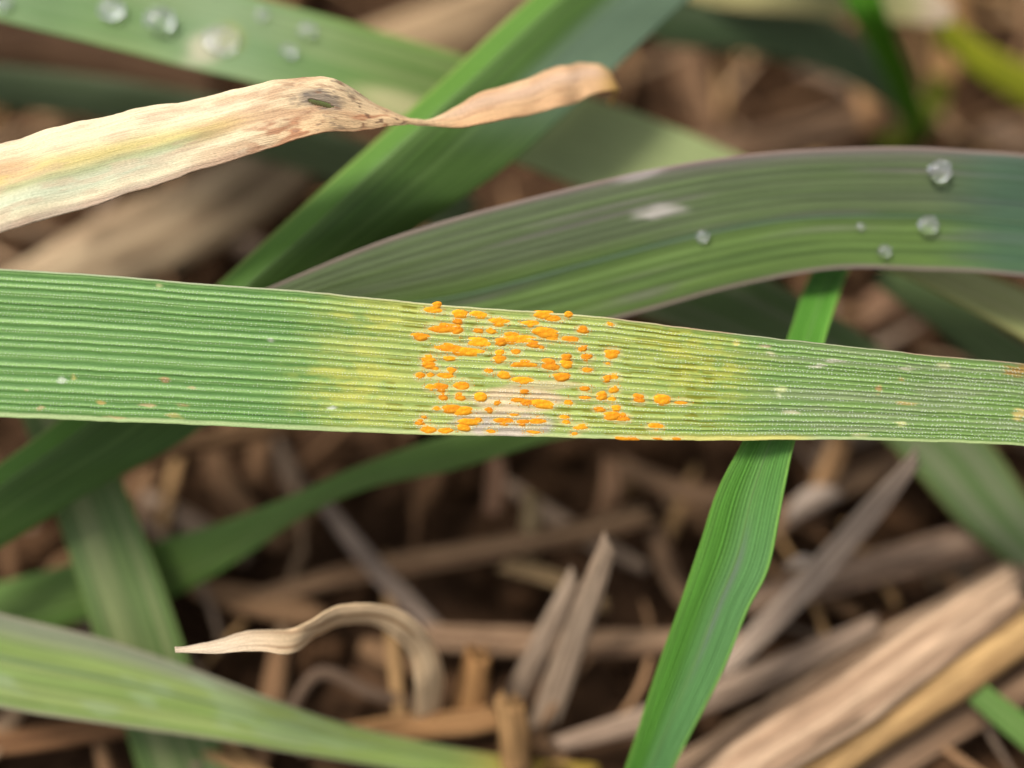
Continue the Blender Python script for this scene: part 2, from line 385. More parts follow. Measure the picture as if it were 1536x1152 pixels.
# ================================================================== straw stalks lying on the soil
def stalk(name, pts, wid, col, label, cat='straw', flat=0.55, seed=1, n=64, m=26, col2=None, group='dry straw stalks on the soil', grooves=0.06, h=True, tip=0.5, nodes=(), slant=0.6, slim=1.0, dim=1.0):
    """pts: (x, y, height mm over the soil); wid: width in pixels at each point"""
    S = spline(np.array([(p[0], p[1], p[2], w_) for p, w_ in zip(pts, wid)], float), n)
    d = depth_at_height(S[:, 0], S[:, 1], S[:, 2]); C = at(S[:, 0], S[:, 1], d)
    rad = S[:, 3] * d * MM / F_PX / 2 * slim
    T = np.gradient(C, axis=0); T /= np.linalg.norm(T, axis=1)[:, None]
    V = CAMP - C; V /= np.linalg.norm(V, axis=1)[:, None]
    U = np.cross(T, V); U /= np.linalg.norm(U, axis=1)[:, None]; N = np.cross(U, T)
    N = N * np.sign((N * V).sum(1))[:, None]
    ph = np.linspace(0, 2 * math.pi, m, endpoint=False)
    s = np.concatenate([[0], np.cumsum(np.linalg.norm(C[1:] - C[:-1], axis=1))])
    rr = 1 + grooves * np.cos(ph * 11 + seed)[None] + 0.22 * (fbm(s[:, None] / 0.012, np.cos(ph)[None] * 1.2 + 4, seed, 3) - 0.5)
    for q in nodes:
        rr = rr * (1 + 0.28 * np.exp(-((s / s[-1] - q) / 0.02) ** 2))[:, None]
    P = C[:, None] + (U[:, None] * np.cos(ph)[None, :, None] + N[:, None] * (flat * np.sin(ph))[None, :, None]) * (rad[:, None] * rr)[..., None]
    # broken, splintered ends
    for e, sg in ((0, -1), (n - 1, 1)):
        P[e] += (sg * T[e])[None] * (rad[e] * (tip * 2 * RNG.random(m) + slant * np.cos(ph)))[:, None]
        P[e - sg] += (sg * T[e])[None] * (rad[e] * slant * np.cos(ph) * 0.8)[:, None]
    V3 = P.reshape(-1, 3)
    i, j = np.meshgrid(np.arange(n - 1), np.arange(m), indexing='ij')
    a = i * m + j; b = i * m + (j + 1) % m
    F = np.stack([a, b, b + m, a + m], -1).reshape(-1, 4)
    V3 = np.concatenate([V3, [C[0] + T[0] * rad[0] * 0.5], [C[-1] - T[-1] * rad[-1] * 0.5]])     # hollow ends
    k0, k1 = n * m, n * m + 1
    faces = F.tolist() + [(k0, (q + 1) % m, q) for q in range(m)] + [(k1, (n - 1) * m + q, (n - 1) * m + (q + 1) % m) for q in range(m)]
    Sg = np.broadcast_to(s[:, None] / MM, (n, m)); Pg = np.broadcast_to(np.cos(ph)[None] * rad[:, None] / MM + 3 * (np.sin(ph) > 0)[None], (n, m))
    col = np.asarray(col, float) * np.array([1.0, .925, .82]) * dim
    pg = np.broadcast_to(col, (n, m, 3)).copy()
    c2 = np.asarray(col2) if col2 is not None else np.asarray(col) * np.array([.55, .5, .48])
    pg = mixc(pg, c2, 0.85 * sm(0.40, 0.62, fbm(Sg * 0.035, np.cos(ph)[None] * 5.5 + seed, seed + 2, 4)))
    pg = mixc(pg, c2 * 0.45, 0.7 * sm(0.60, 0.72, fbm(Sg * 0.07, np.cos(ph)[None] * 9 + seed, seed + 4, 3)))
    uv = np.concatenate([np.stack([Sg, Pg], -1).reshape(-1, 2), [[0, 0], [0, 0]]]) + seed * 3.7
    pg = np.concatenate([pg.reshape(-1, 3), [np.asarray(col) * 0.4] * 2])
    o = link_mesh(name, V3, faces, M_STRAW, None, uv, pg)
    tag(o, label, cat, group)
    return o

TAN = (.40, .28, .175); GREY = (.33, .27, .235); BRN = (.27, .17, .105); PALE = (.52, .42, .31); GOLD = (.52, .34, .14); PINK = (.48, .35, .27)
STALKS = [
 ('straw_stalk', [(470,735,10),(540,825,8),(600,890,6),(660,950,4)], [22,34,38,30], GREY, 'thin grey straw slanting down beside the arch of the curled brown leaf', .5),
 ('straw_stalk', [(360,905,4),(520,862,6),(700,830,8),(860,800,9),(965,772,10)], [30,38,42,46,44], (.36,.24,.15), 'long brown straw crossing behind the forked upright straw below the rusted leaf', .5),
 ('straw_stalk', [(640,955,5),(760,962,5),(900,965,6),(1060,960,5)], [46,52,50,44], (.34,.235,.16), 'level brown straw running behind the upright grey straw splinter', .45),
 ('straw_splinter', [(912,815,24),(880,905,17),(845,1000,9),(815,1085,3)], [34,50,54,50], (.40,.32,.25), 'tall grey upright straw splinter with a pointed top', .4),
 ('straw_splinter', [(860,868,17),(830,930,13),(795,1000,8),(765,1060,3)], [28,38,42,40], (.36,.29,.23), 'shorter grey splinter leaning against the tall pointed straw splinter', .4),
 ('straw_stub', [(716,985,13),(708,1030,9),(700,1085,4)], [50,56,54], (.44,.25,.11), 'short orange brown upright straw stub beside the curled brown leaf', .6),
 ('straw_stalk', [(500,1108,4),(600,1092,6),(700,1082,7),(745,1075,7)], [40,46,48,44], (.42,.25,.12), 'orange brown straw lying at the foot of the curled brown leaf', .55),
 ('straw_stub', [(765,1060,12),(772,1100,9),(775,1150,4)], [56,62,60], (.46,.29,.14), 'broken golden straw stub with a square top', .6),
 ('straw_stalk', [(1560,840,9),(1440,905,8),(1290,990,7),(1150,1080,6),(1000,1170,4)], [48,52,56,56,54], (.37,.27,.195), 'grey brown straw lying along the upper side of the pale thick straws', .5),
 ('straw_stalk', [(1515,885,13),(1420,950,13),(1290,1040,12),(1150,1130,11),(1040,1210,10)], [60,72,80,84,84], (.54, .40, .29), 'pale pinkish thick straw with a broken end, along the golden straw', .5),
 ('straw_stalk', [(1535,940,11),(1440,1000,11),(1330,1075,10),(1210,1160,9),(1100,1240,8)], [70,76,74,72,70], (.54, .37, .18), 'thick golden straw under the tip of the thin green blade', .5),
 ('straw_stalk', [(1580,1000,5),(1460,1070,5),(1340,1140,4),(1240,1210,4)], [60,64,64,60], (.34,.23,.155), 'dull brown straw along the shaded side of the golden straw', .5),
 ('straw_splinter', [(1372,690,26),(1310,765,20),(1235,850,14),(1150,940,8),(1080,1010,4)], [26,42,46,40,34], (.50,.42,.36), 'pale grey tilted straw with a sharp free tip pointing at the rusted leaf', .45),
 ('straw_stalk', [(1660,750,10),(1536,788,10),(1400,828,9),(1250,868,8),(1120,905,6)], [62,64,66,60,50], (.37,.27,.205), 'wide brown straw crossing under the pale grey tilted straw', .5),
 ('straw_stalk', [(1310,938,9),(1210,985,8),(1110,1030,6),(980,1075,5),(840,1115,4)], [30,46,50,50,30], (.36,.28,.225), 'grey brown straw passing under the bright green folded leaf', .5),
 ('straw_stalk', [(1130,985,4),(1060,930,4),(1010,870,5),(985,800,6)], [36,40,40,34], (.30,.20,.13), 'dark brown straw lying beside the lower half of the bright green leaf', .5),
 ('straw_chip', [(745,690,14),(744,730,11),(740,765,8)], [34,40,30], (.46,.29,.20), 'small reddish straw chip standing below the necrotic patch of the rusted leaf', .5),
 ('straw_chip', [(797,748,14),(795,785,10),(793,830,5)], [30,36,34], (.50,.40,.24), 'small pale yellow upright chip among brown litter', .6),
 ('straw_chip', [(915,690,13),(918,730,10),(905,775,6)], [26,44,36], (.44,.28,.18), 'small tan curved chip lying above the long brown straw', .5),
 ('straw_chip', [(1262,660,14),(1245,700,11),(1225,740,8)], [40,44,30], (.48,.31,.17), 'tan straw chip just beneath the rusted leaf edge, next to the bright green leaf', .5),
 ('straw_chip', [(1185,775,9),(1215,750,10),(1250,738,10)], [26,44,28], (.40,.34,.30), 'grey crumpled straw fragment between tan chip and wide brown straw', .5),
 ('straw_chip', [(1180,850,12),(1205,842,13),(1230,850,12)], [12,26,14], (.58,.50,.44), 'tiny whitish straw fragment lying on the wide brown straw', .5),
 ('straw_stalk', [(930,700,5),(1020,735,5),(1120,760,5),(1230,770,4)], [34,40,42,34], (.30,.195,.125), 'brown straw passing beneath the neck of the bright green leaf', .5),
 ('straw_stalk', [(1150,800,5),(1230,745,6),(1320,705,7),(1400,680,8)], [34,44,44,36], (.34,.23,.15), 'brown straw running behind the sharp tip of the pale tilted straw', .5),
 ('straw_chip', [(760,850,8),(830,868,8),(905,905,7)], [26,34,26], (.44,.32,.18), 'yellowish straw chip lying behind the upright splinters', .5),
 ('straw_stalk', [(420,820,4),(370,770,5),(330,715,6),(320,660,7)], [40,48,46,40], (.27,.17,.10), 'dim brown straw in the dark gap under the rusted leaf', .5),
 ('straw_stalk', [(180,700,16),(270,672,16),(380,648,16),(500,610,15)], [34,40,42,40], (.36,.22,.12), 'reddish brown straw slanting out from under the rusted leaf', .5),
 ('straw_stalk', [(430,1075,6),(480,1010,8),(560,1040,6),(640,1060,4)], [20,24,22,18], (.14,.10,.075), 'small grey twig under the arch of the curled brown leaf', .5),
 ('straw_stalk', [(-120,1130,4),(40,1110,5),(160,1092,5),(260,1080,4)], [40,44,42,30], (.34,.19,.10), 'reddish brown straw under the purple edged green leaf', .5),
 ('dry_sheath', [(470,205,20),(390,270,20),(280,335,18),(160,385,16),(30,460,12)], [70,100,110,112,100], (.50,.40,.275), 'broad pale dry leaf sheath under the withered cream leaf', .35),
 ('dry_sheath', [(840,-70,16),(770,-5,16),(680,40,15),(560,80,14),(420,120,12)], [60,78,84,80,60], (.52,.39,.25), 'pale tan dry sheath behind the dew covered green leaf', .35),
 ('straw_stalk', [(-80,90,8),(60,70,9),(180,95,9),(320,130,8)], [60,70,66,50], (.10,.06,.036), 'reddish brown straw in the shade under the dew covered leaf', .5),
 ('straw_stalk', [(1000,235,10),(1120,222,11),(1230,200,11),(1330,175,9)], [50,66,66,50], (.33, .22, .145), 'tan straw lying above the purple grey arching leaf', .5),
 ('straw_chip', [(1290,120,12),(1305,155,12),(1300,195,10)], [36,50,40], (.46,.28,.15), 'orange brown chip at the foot of the slender bright green shoot', .5),
 ('straw_stalk', [(1030,60,4),(1040,130,5),(1060,190,6),(1050,240,5)], [50,56,56,50], (.20, .125, .075), 'brown upright straw in the gap above the purple grey leaf', .5),
 ('straw_stalk', [(1400,-60,12),(1420,10,12),(1430,70,10),(1410,130,6)], [50,60,56,40], (.42,.26,.12), 'golden brown stalk behind the slender green shoot', .5),
 ('straw_chip', [(1480,200,10),(1510,205,11),(1560,215,10)], [30,50,40], (.56,.40,.28), 'pale pinkish chip touching the edge of the purple grey leaf', .5),
 ('straw_stalk', [(1300,470,8),(1360,440,9),(1420,470,9),(1500,560,8)], [50,56,50,50], (.33,.21,.14), 'bent brown straw in the dark gap under the purple grey leaf', .5),
]
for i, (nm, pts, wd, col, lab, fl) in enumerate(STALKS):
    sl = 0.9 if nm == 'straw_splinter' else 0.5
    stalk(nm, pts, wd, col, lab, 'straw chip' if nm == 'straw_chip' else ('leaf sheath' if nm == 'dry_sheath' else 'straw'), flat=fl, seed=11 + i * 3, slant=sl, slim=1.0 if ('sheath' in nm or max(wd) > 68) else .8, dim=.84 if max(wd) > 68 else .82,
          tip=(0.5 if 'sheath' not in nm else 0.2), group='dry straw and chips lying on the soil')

# ================================================================== the rusted leaf
MAIN = Blade([(-420,386,-420,618,108.5,107.5),(-150,394,-150,621,108.8,108),(0,403,0,626,109.3,108.6),(150,412,150,632,109.6,109.2),(300,425,300,638,109.9,109.7),(450,436,450,645,110.1,110),
              (640,455,640,652,110.4,110.3),(800,467,800,655,110.5,110.5),(900,475,900,658,110.6,110.6),(1050,494,1050,661,110.9,110.8),(1250,517,1250,660,111.3,111.2),(1400,533,1400,663,111.8,111.6),
              (1536,546,1536,669,112.5,112.1),(1700,572,1700,682,113.5,113),(1950,625,1950,705,116,116)],
             n=760, m=273, curl=-0.012, veins=19, vein_amp=0.15, wave=0.12, seed=4, rag=1.6)

PUST = [(290,85,40,30),(270,108,90,35),(385,125,70,35),(470,127,85,35),(380,155,45,22),(565,157,90,38),(310,185,130,42),(375,195,50,50),(475,197,50,30),(527,197,50,30),(215,222,75,35),
 (765,125,90,35),(705,165,75,32),(815,145,75,35),(875,127,40,25),(940,195,55,30),(770,205,110,40),(800,228,65,40),(620,215,70,30),(650,240,190,40),(575,250,50,35),(715,262,60,28),(755,272,35,25),
 (885,238,80,32),(940,277,42,28),(965,318,52,32),(870,320,45,30),(470,250,100,45),(350,280,150,50),(430,290,150,35),(640,290,48,32),(570,300,45,30),(570,328,60,35),(680,348,120,32),(790,352,80,50),
 (865,348,55,35),(960,373,50,28),(1075,300,70,45),(1055,345,25,15),(250,325,65,35),(245,355,60,30),(280,370,40,28),(350,378,40,32),(340,322,60,18),(210,403,45,35),(262,398,38,28),(320,402,75,35),
 (522,380,45,32),(588,398,60,30),(845,403,78,35),(1055,412,40,35),(1088,408,45,38),(675,424,100,32),(255,455,55,25),(305,455,65,38),(400,443,75,50),(955,457,52,26),(1085,463,50,32),(685,475,40,20),
 (315,497,42,35),(390,494,48,32),(487,494,50,38),(955,497,55,28),(1028,492,45,38),(1075,508,42,35),(880,518,42,32),(1200,507,55,42),(1300,508,68,40),(1385,520,70,25),(555,525,40,20),(650,510,70,30),
 (690,525,60,28),(760,528,110,36),(1018,550,55,24),(1092,545,45,25),(350,550,80,36),(405,562,75,36),(285,552,35,20),(520,558,40,25),(230,583,28,18),(635,575,45,18),(1075,580,70,36),(1120,592,70,40),
 (860,590,45,30),(870,608,40,25),(470,600,32,28),(585,605,90,38),(675,612,55,28),(738,605,80,38),(215,612,45,28),(425,612,85,28),(408,635,55,28),(250,640,72,40),(320,645,70,36),(935,632,62,30),
 (905,662,35,20),(1268,630,72,32),(528,650,45,25),(720,652,70,18),(1125,683,70,14),(1170,684,60,13),(1285,685,50,10),(1362,685,50,12),(1070,172,35,18)]
PUST = [(560 + a / 3, 430 + b / 3, c / 3, d / 3) for a, b, c, d in PUST]

def main_pigment(B):
    X, Y, V, S = B.X, B.Y, B.V, B.S
    ph = np.broadcast_to(B.vph[None], X.shape)
    ridge = 0.5 + 0.5 * np.cos(2 * np.pi * ph)
    vid = np.floor(ph + 0.5)
    vr = _hash(vid, vid * 0, 5)                     # each vein a little different
    groove = np.array([.074, .185, .034]); crest = np.array([.245, .410, .130])
    p = groove + (crest - groove) * (np.clip(ridge * (0.62 + 0.5 * vr), 0, 1) ** 1.2)[..., None]
    # duller and greyer towards the tip
    tipm = sm(1020, 1250, X)
    p = mixc(p, np.array([.23, .29, .095]), 0.38 * tipm)
    p = mixc(p, np.array([.27, .26, .19]), 0.35 * tipm * sm(0.45, .7, fbm(S * 0.12, V * 16, 31, 3)))
    # chlorosis: yellow along the veins round the rust
    left = sm(430, 610, X + 70 * (vnoise(vid, vid * 0 + 3.3, 8) - .5) + 60 * (fbm(S * 0.25, V * 15, 40, 2) - .5))
    right = 1 - sm(960, 1190, X + 120 * (vnoise(vid, vid * 0 + 7.1, 9) - .5) + 60 * (fbm(S * 0.25, V * 15, 41, 2) - .5))
    chl = left * right
    lm = 0.35 + 0.65 * fbm(S * 0.22, V * 17, 12, 3)
    p = mixc(p, np.array([.46, .48, .12]), 0.95 * chl * lm * (0.55 + 0.45 * ridge))
    cen = sm(560, 660, X) * (1 - sm(900, 1010, X)); p = mixc(p, np.array([.46, .51, .15]), 0.42 * cen * (.4 + .6 * ridge))
    yel = np.exp(-((X - 530) / 75) ** 2) * np.exp(-((V - .68) / .26) ** 2) + 0.7 * np.exp(-((X - 560) / 90) ** 2) * np.exp(-((V - .1) / .16) ** 2) + 1.0 * np.exp(-((X - 1055) / 70) ** 2) * np.exp(-((V - .38) / .3) ** 2) + 0.6 * np.exp(-((X - 1000) / 60) ** 2) * np.exp(-((V - .12) / .15) ** 2)
    p = mixc(p, np.array([.52, .47, .07]), np.clip(yel * sm(.1, .8, fbm(S * 0.9, V * 26, 14, 3)) * (0.25 + 0.9 * vnoise(S * .28, vid * 1.7, 15)), 0, 0.5))
    # olive flecks: lesions not yet open
    for cx0, cx1, sd in ((575, 650, 51), (930, 1075, 52), (655, 930, 53)):
        zone = sm(cx0 - 20, cx0 + 15, X) * (1 - sm(cx1 - 15, cx1 + 25, X))
        f = sm(0.63, 0.72, vnoise(S * 0.62, vid * 1.7 + 0.3, sd)) * sm(.3, .75, 1 - ridge)
        p = mixc(p, np.array([.17, .17, .005]), 0.85 * zone * f)
    # margins
    p = mixc(p, np.array([.36, .42, .19]), 0.65 * sm(0.955, .975, V))
    p = mixc(p, np.array([.42, .37, .28]), 0.6 * (1 - sm(0.004, 0.018, V)))
    p = mixc(p, np.array([.36, .18, .12]), 0.6 * (1 - sm(0.004, 0.016, V)) * sm(.5, .7, fbm(S * .2, V * 0, 3, 2)) * sm(800, 1000, X))
    p = mixc(p, np.array([.58, .50, .12]), 0.6 * sm(0.93, .97, V) * sm(900, 1000, X) * (1 - sm(1180, 1240, X)))
    # necrotic patch: bleached dead tissue with ragged ends along the veins
    rg = 46 * (fbm(S * 0.35, V * 16, 61, 3) - .5)
    q1 = blob(X + rg, Y, 772, 601, 78, 21, 0.0); q2 = blob(X + rg, Y, 752, 634, 84, 24, 0.03); q3 = blob(X + rg, Y, 815, 578, 58, 8)
    nec = np.maximum(np.maximum(1 - sm(.72, 1.15, q1), 1 - sm(.72, 1.15, q2)), 0.7 * (1 - sm(.6, 1.2, q3)))
    nc = np.array([.58, .44, .27]) + (np.array([.44, .365, .30]) - np.array([.58, .44, .27])) * sm(612, 632, Y)[..., None]
    nc = nc * (0.78 + 0.44 * fbm(S * 0.8, V * 26, 66, 3))[..., None]
    p = p * (1 - nec[..., None] * .93) + nc * nec[..., None] * .93
    # halos of bleached cuticle round the pustules
    for (x, y, w_, h_) in PUST:
        sel = (np.abs(X - x) < w_ + 12) & (np.abs(Y - y) < h_ + 10)
        if not sel.any(): continue
        q = blob(X[sel], Y[sel], x, y, w_ / 2 + 4, h_ / 2 + 3.0, 0.03)
        p[sel] = mixc(p[sel], np.array([.50, .45, .20]), 0.55 * (1 - sm(.85, 1.25, q)))
    # small scars and specks
    for (x, y, rx, ry, c) in [(238,428,6,5,(.5,.5,.22)),(248,570,8,4,(.42,.20,.10)),(290,583,8,3,(.5,.36,.18)),(150,603,9,4,(.52,.33,.10)),(222,608,12,3,(.46,.33,.16)),(275,608,12,4,(.5,.30,.14)),(92,569,6,6,(.5,.56,.42)),
        (175,626,16,3,(.50,.35,.16)),(262,624,16,5,(.52,.42,.14)),(405,510,6,3,(.5,.5,.4)),(110,565,3,6,(.5,.42,.12)),(1105,515,5,6,(.62,.52,.16)),(1158,531,10,4,(.62,.55,.36)),(1250,541,14,4,(.56,.52,.40)),(1228,549,14,4,(.6,.55,.44)),
        (1172,585,9,6,(.55,.58,.28)),(1170,594,6,4,(.55,.58,.36)),(1318,584,5,6,(.52,.28,.12)),(1353,570,7,3,(.46,.24,.07)),(1355,605,18,3,(.52,.36,.12)),(1360,552,12,3,(.56,.52,.36)),(1190,619,14,4,(.55,.50,.34)),(1353,635,9,4,(.6,.58,.26)),
        (1530,622,12,9,(.62,.45,.16)),(1532,556,26,11,(.34,.15,.03)),(1150,519,12,3,(.5,.36,.24)),(1290,653,14,4,(.55,.55,.26)),(500,612,9,3,(.70,.72,.6)),(985,538,4,3,(.45,.5,.3)),(1415,548,14,5,(.5,.48,.26)),(40,585,4,3,(.5,.4,.2)),(60,613,7,4,(.5,.36,.18))]:
        q = blob(X, Y, x, y, rx, ry, 0.05)
        p = mixc(p, c, 0.7 * (1 - sm(.35, 1.25, q + 1.5 * (fbm(S * 1.3, V * 48, 77, 2) - .5))))
    p = p * (0.90 + 0.20 * fbm(S * 0.9, V * 60, 81, 3))[..., None]
    return p

main = MAIN.build('wheat_leaf', M_MAIN, main_pigment(MAIN), thick=0.22)
tag(main, 'ribbed yellow green wheat leaf stretched across, covered with orange rust pustules', 'leaf', 'green wheat leaves')

def pustule(k, x, y, w_, h_):
    C, T, W, N = MAIN.locate(x, y)
    if T[0] < 0: T = -T; 
    d = ((C - CAMP) @ (-AZ)) / MM
    a = 1.16 * w_ * d * MM / F_PX / 2; b = 1.2 * h_ * d * MM / F_PX / 2
    segs, rings = 30, 6; ph = np.linspace(0, 2 * math.pi, segs, endpoint=False); sd = 100 + k * 7
    rim = 1 + 0.30 * (vnoise(np.cos(ph) * 1.6 + 5, np.sin(ph) * 1.6 + 5, sd) - .5) + 0.14 * (vnoise(np.cos(ph) * 5 + 9, np.sin(ph) * 4 + 9, sd + 1) - .5)
    hgt = min(0.24 * b, 0.11 * MM) + 0.10 * MM
    Vs = []
    for r in range(rings):
        f = 1 - r / rings
        z = hgt * (1 - f ** 2.6) - 0.07 * MM
        lx = a * rim * f * np.cos(ph); ly = b * rim * f * np.sin(ph)
        ly = ly + 0.12 * b * np.sin(lx / a * 2.2 + k)           # not quite a lens: a lumpy run between two veins
        zz = z + hgt * 0.28 * (vnoise(lx / (0.11 * MM) + 31, ly / (0.09 * MM) + 31, sd + 2) - .5) * (1 if r else 0)
        Vs.append(C + np.outer(lx, T) + np.outer(ly, W) + np.outer(np.broadcast_to(zz, ph.shape), N))
    Vs = np.concatenate(Vs + [(C + N * (hgt * 0.9 - 0.05 * MM))[None]])
    fc = []
    for r in range(rings - 1):
        for q in range(segs):
            q2 = (q + 1) % segs; fc.append((r * segs + q, r * segs + q2, (r + 1) * segs + q2, (r + 1) * segs + q))
    fc += [((rings - 1) * segs + q, (rings - 1) * segs + (q + 1) % segs, rings * segs) for q in range(segs)]
    n0 = np.cross(Vs[fc[-1][1]] - Vs[fc[-1][0]], Vs[fc[-1][2]] - Vs[fc[-1][0]])
    if n0 @ N < 0: fc = [f[::-1] for f in fc]
    link_mesh('rust_pustule', Vs, fc, M_RUST, main)
for k, q in enumerate(PUST): pustule(k, *q)

def spore_dust():
    VV = []; FF = []; k = 0
    v0, f0 = ico(); v0 = v0[:12]; f0 = np.array([(0,11,5),(0,5,1),(0,1,7),(0,7,10),(0,10,11),(1,5,9),(5,11,4),(11,10,2),(10,7,6),(7,1,8),(3,9,4),(3,4,2),(3,2,6),(3,6,8),(3,8,9),(4,9,5),(2,4,11),(6,2,10),(8,6,7),(9,8,1)])
    for (x, y, w_, h_) in PUST:
        for _ in range(int(3 + w_ * 0.45)):
            a = RNG.uniform(0, 2 * math.pi); q = 1.0 + abs(RNG.normal(0, .22))
            X = x + math.cos(a) * w_ / 2 * 1.13 * q + RNG.normal(0, 1.0); Y = y + math.sin(a) * h_ / 2 * 1.2 * q + RNG.normal(0, 0.8)
            C, T, W, N = MAIN.locate(X, Y)
            if not (np.interp(X, MAIN.X[:, 0], MAIN.Y[:, 0]) + 2 < Y < np.interp(X, MAIN.X[:, 0], MAIN.Y[:, -1]) - 2): continue
            r = RNG.uniform(.02, .06) * MM
            VV.append(C + N * r * .5 + v0 * r * RNG.uniform(.7, 1.3, 3)); FF.append(f0 + k); k += 12
    o = link_mesh('spore_dust', np.concatenate(VV), np.concatenate(FF), M_RUST, main); o['kind'] = 'stuff'
spore_dust()

def leaf_hairs():
    """the rows of minute prickle hairs that catch the light on the vein crests"""
    VV = []; FF = []; k = 0; B = MAIN
    ph = B.vph
    for c in range(1, 19):
        j0 = int(np.argmin(np.abs(ph - c)))
        for side in (-1, 1):
            j = min(max(j0 + side * 2, 1), B.m - 2); x = RNG.uniform(0, 3)
            dens = 0.35 + 0.65 * RNG.random()
            i = 60.0
            while i < B.n - 70:
                i += RNG.uniform(1.2, 2.4) * (1.0 if RNG.random() < dens else 3)
                ii = int(i)
                if ii >= B.n - 2: break
                f = i - ii; P = B.P[ii, j] * (1 - f) + B.P[ii + 1, j] * f
                T = B.T[ii]; N = B.N[ii]; W = np.cross(N, T)
                L = RNG.uniform(.07, .14) * MM; r = 0.040 * MM
                VV += [P + W * r, P - W * r, P + T * r * 1.6, P + N * L + T * L * 0.9]
                FF += [(k, k + 1, k + 3), (k + 1, k + 2, k + 3), (k + 2, k, k + 3)]; k += 4
    o = link_mesh('leaf_hairs', np.array(VV), np.array(FF), M_HAIR, main, smooth=False); o['kind'] = 'stuff'
leaf_hairs()

# ================================================================== withered leaf over the top
DEAD = Blade([(-380,330,-400,470,109,106),(-150,262,-150,402,110,107.5),(0,217,0,352,111,108.5),(100,188,110,318,111.4,109.2),(200,165,220,281,111.6,109.8),(300,145,330,247,111.7,110.2),(400,125,420,217,111.6,110.5),(462,116,475,200,111.5,110.7),
              (500,117,515,197,111,111.6),(538,138,550,196,112.4,112),(575,160,585,192,113.6,112.6),(634,178,634,188,114,113.6),(690,159,695,187,115.5,114.2),(725,141,730,182,116.6,114.6),(760,130,765,176,117.4,115.6),(795,117,802,171,117.6,117.2),(828,104,840,163,119.4,117.4),(850,100,866,154,119.4,119),(872,95,888,143,121,119.2),(907,102,922,135,122,121),(922,128,926,140,123,124),(916,156,912,160,126,126)],
             n=360, m=61, curl=0.10, fold=-0.06, fold_v=0.55, wave=0.7, seed=21, rag=5, veins=9, vein_amp=0.04)
def dead_pigment(B):
    X, Y, V, S = B.X, B.Y, B.V, B.S
    p = base(B, (.68, .57, .37))
    st = fbm(S * 0.06, V * 10, 5, 3)
    p = mixc(p, (.68, .57, .38), sm(.4, .7, st))
    p = mixc(p, (.54, .44, .13), 0.8 * np.exp(-((V - .46 + 0.04 * np.sin(S * .1)) / .12) ** 2) * (1 - sm(330, 430, X)))
    p = mixc(p, (.20, .23, .075), 0.85 * np.exp(-((V - .58 + 0.03 * np.sin(S * .13)) / .075) ** 2) * (1 - sm(300, 380, X)) * sm(.25, .6, fbm(S * .05, V * 4, 55, 2)))
    p = mixc(p, (.47, .51, .35), 0.9 * np.exp(-((V - .74) / .13) ** 2) * (1 - sm(230, 330, X)))
    p = mixc(p, (.34, .25, .19), 0.7 * sm(.88, .97, V) * (1 - sm(350, 460, X)))
    p = mixc(p, (.50, .27, .12), 0.65 * (1 - sm(20, 80, X)) * np.exp(-((V - .32) / .14) ** 2))
    brown = sm(330, 470, X); p = mixc(p, (.52, .30, .13), 0.7 * brown * (.45 + .55 * V))
    p = mixc(p, (.33, .12, .05), 0.75 * sm(.6, .72, fbm(S * .45, V * 9, 8, 3)) * sm(320, 420, X) * (1 - sm(640, 720, X)) * sm(.3, .7, V))
    p = mixc(p, (.09, .07, .06), 0.8 * sm(.62, .74, fbm(S * 1.4, V * 20, 9, 3)) * np.exp(-((X - 480) / 45) ** 2))
    p = mixc(p, (.10, .085, .075), 0.75 * (1 - sm(.5, 1.3, blob(X, Y, 482, 152, 34, 16, .25) + .5 * (fbm(S * .9, V * 14, 19, 2) - .5))))
    p = mixc(p, (.10, .05, .03), 0.8 * sm(.66, .74, fbm(S * 1.6, V * 14, 29, 2)) * sm(500, 540, X) * (1 - sm(640, 670, X)))
    p = mixc(p, (.42, .23, .12), 0.6 * sm(.5, .68, fbm(S * .22, V * 7, 91, 4)) * sm(150, 420, X))
    p = mixc(p, (.50, .33, .22), 0.38 * sm(.52, .7, fbm(S * .3, V * 14, 92, 4)) * (1 - sm(300, 450, X)))
    p = mixc(p, (.24, .12, .06), 0.6 * sm(.63, .72, fbm(S * .8, V * 16, 93, 3)) * sm(380, 450, X))
    far = sm(640, 700, X); p = mixc(p, (.58, .34, .17), 0.7 * far); p = mixc(p, (.58, .42, .33), 0.5 * far * np.exp(-((V - .35) / .2) ** 2))
    p = mixc(p, (.42, .25, .05), 0.8 * sm(885, 925, X))
    return p * (.92 + .16 * fbm(S * 1.1, V * 22, 39, 3))[..., None]
dead = DEAD.build('withered_leaf', M_DRY, dead_pigment(DEAD), thick=0.2, hole=lambda X, Y: blob(X, Y, 481, 157, 17, 4.5, .2) < 1)
tag(dead, 'withered cream and brown leaf, pinched and twisted, with a dark torn spot', 'leaf', 'dead leaves')

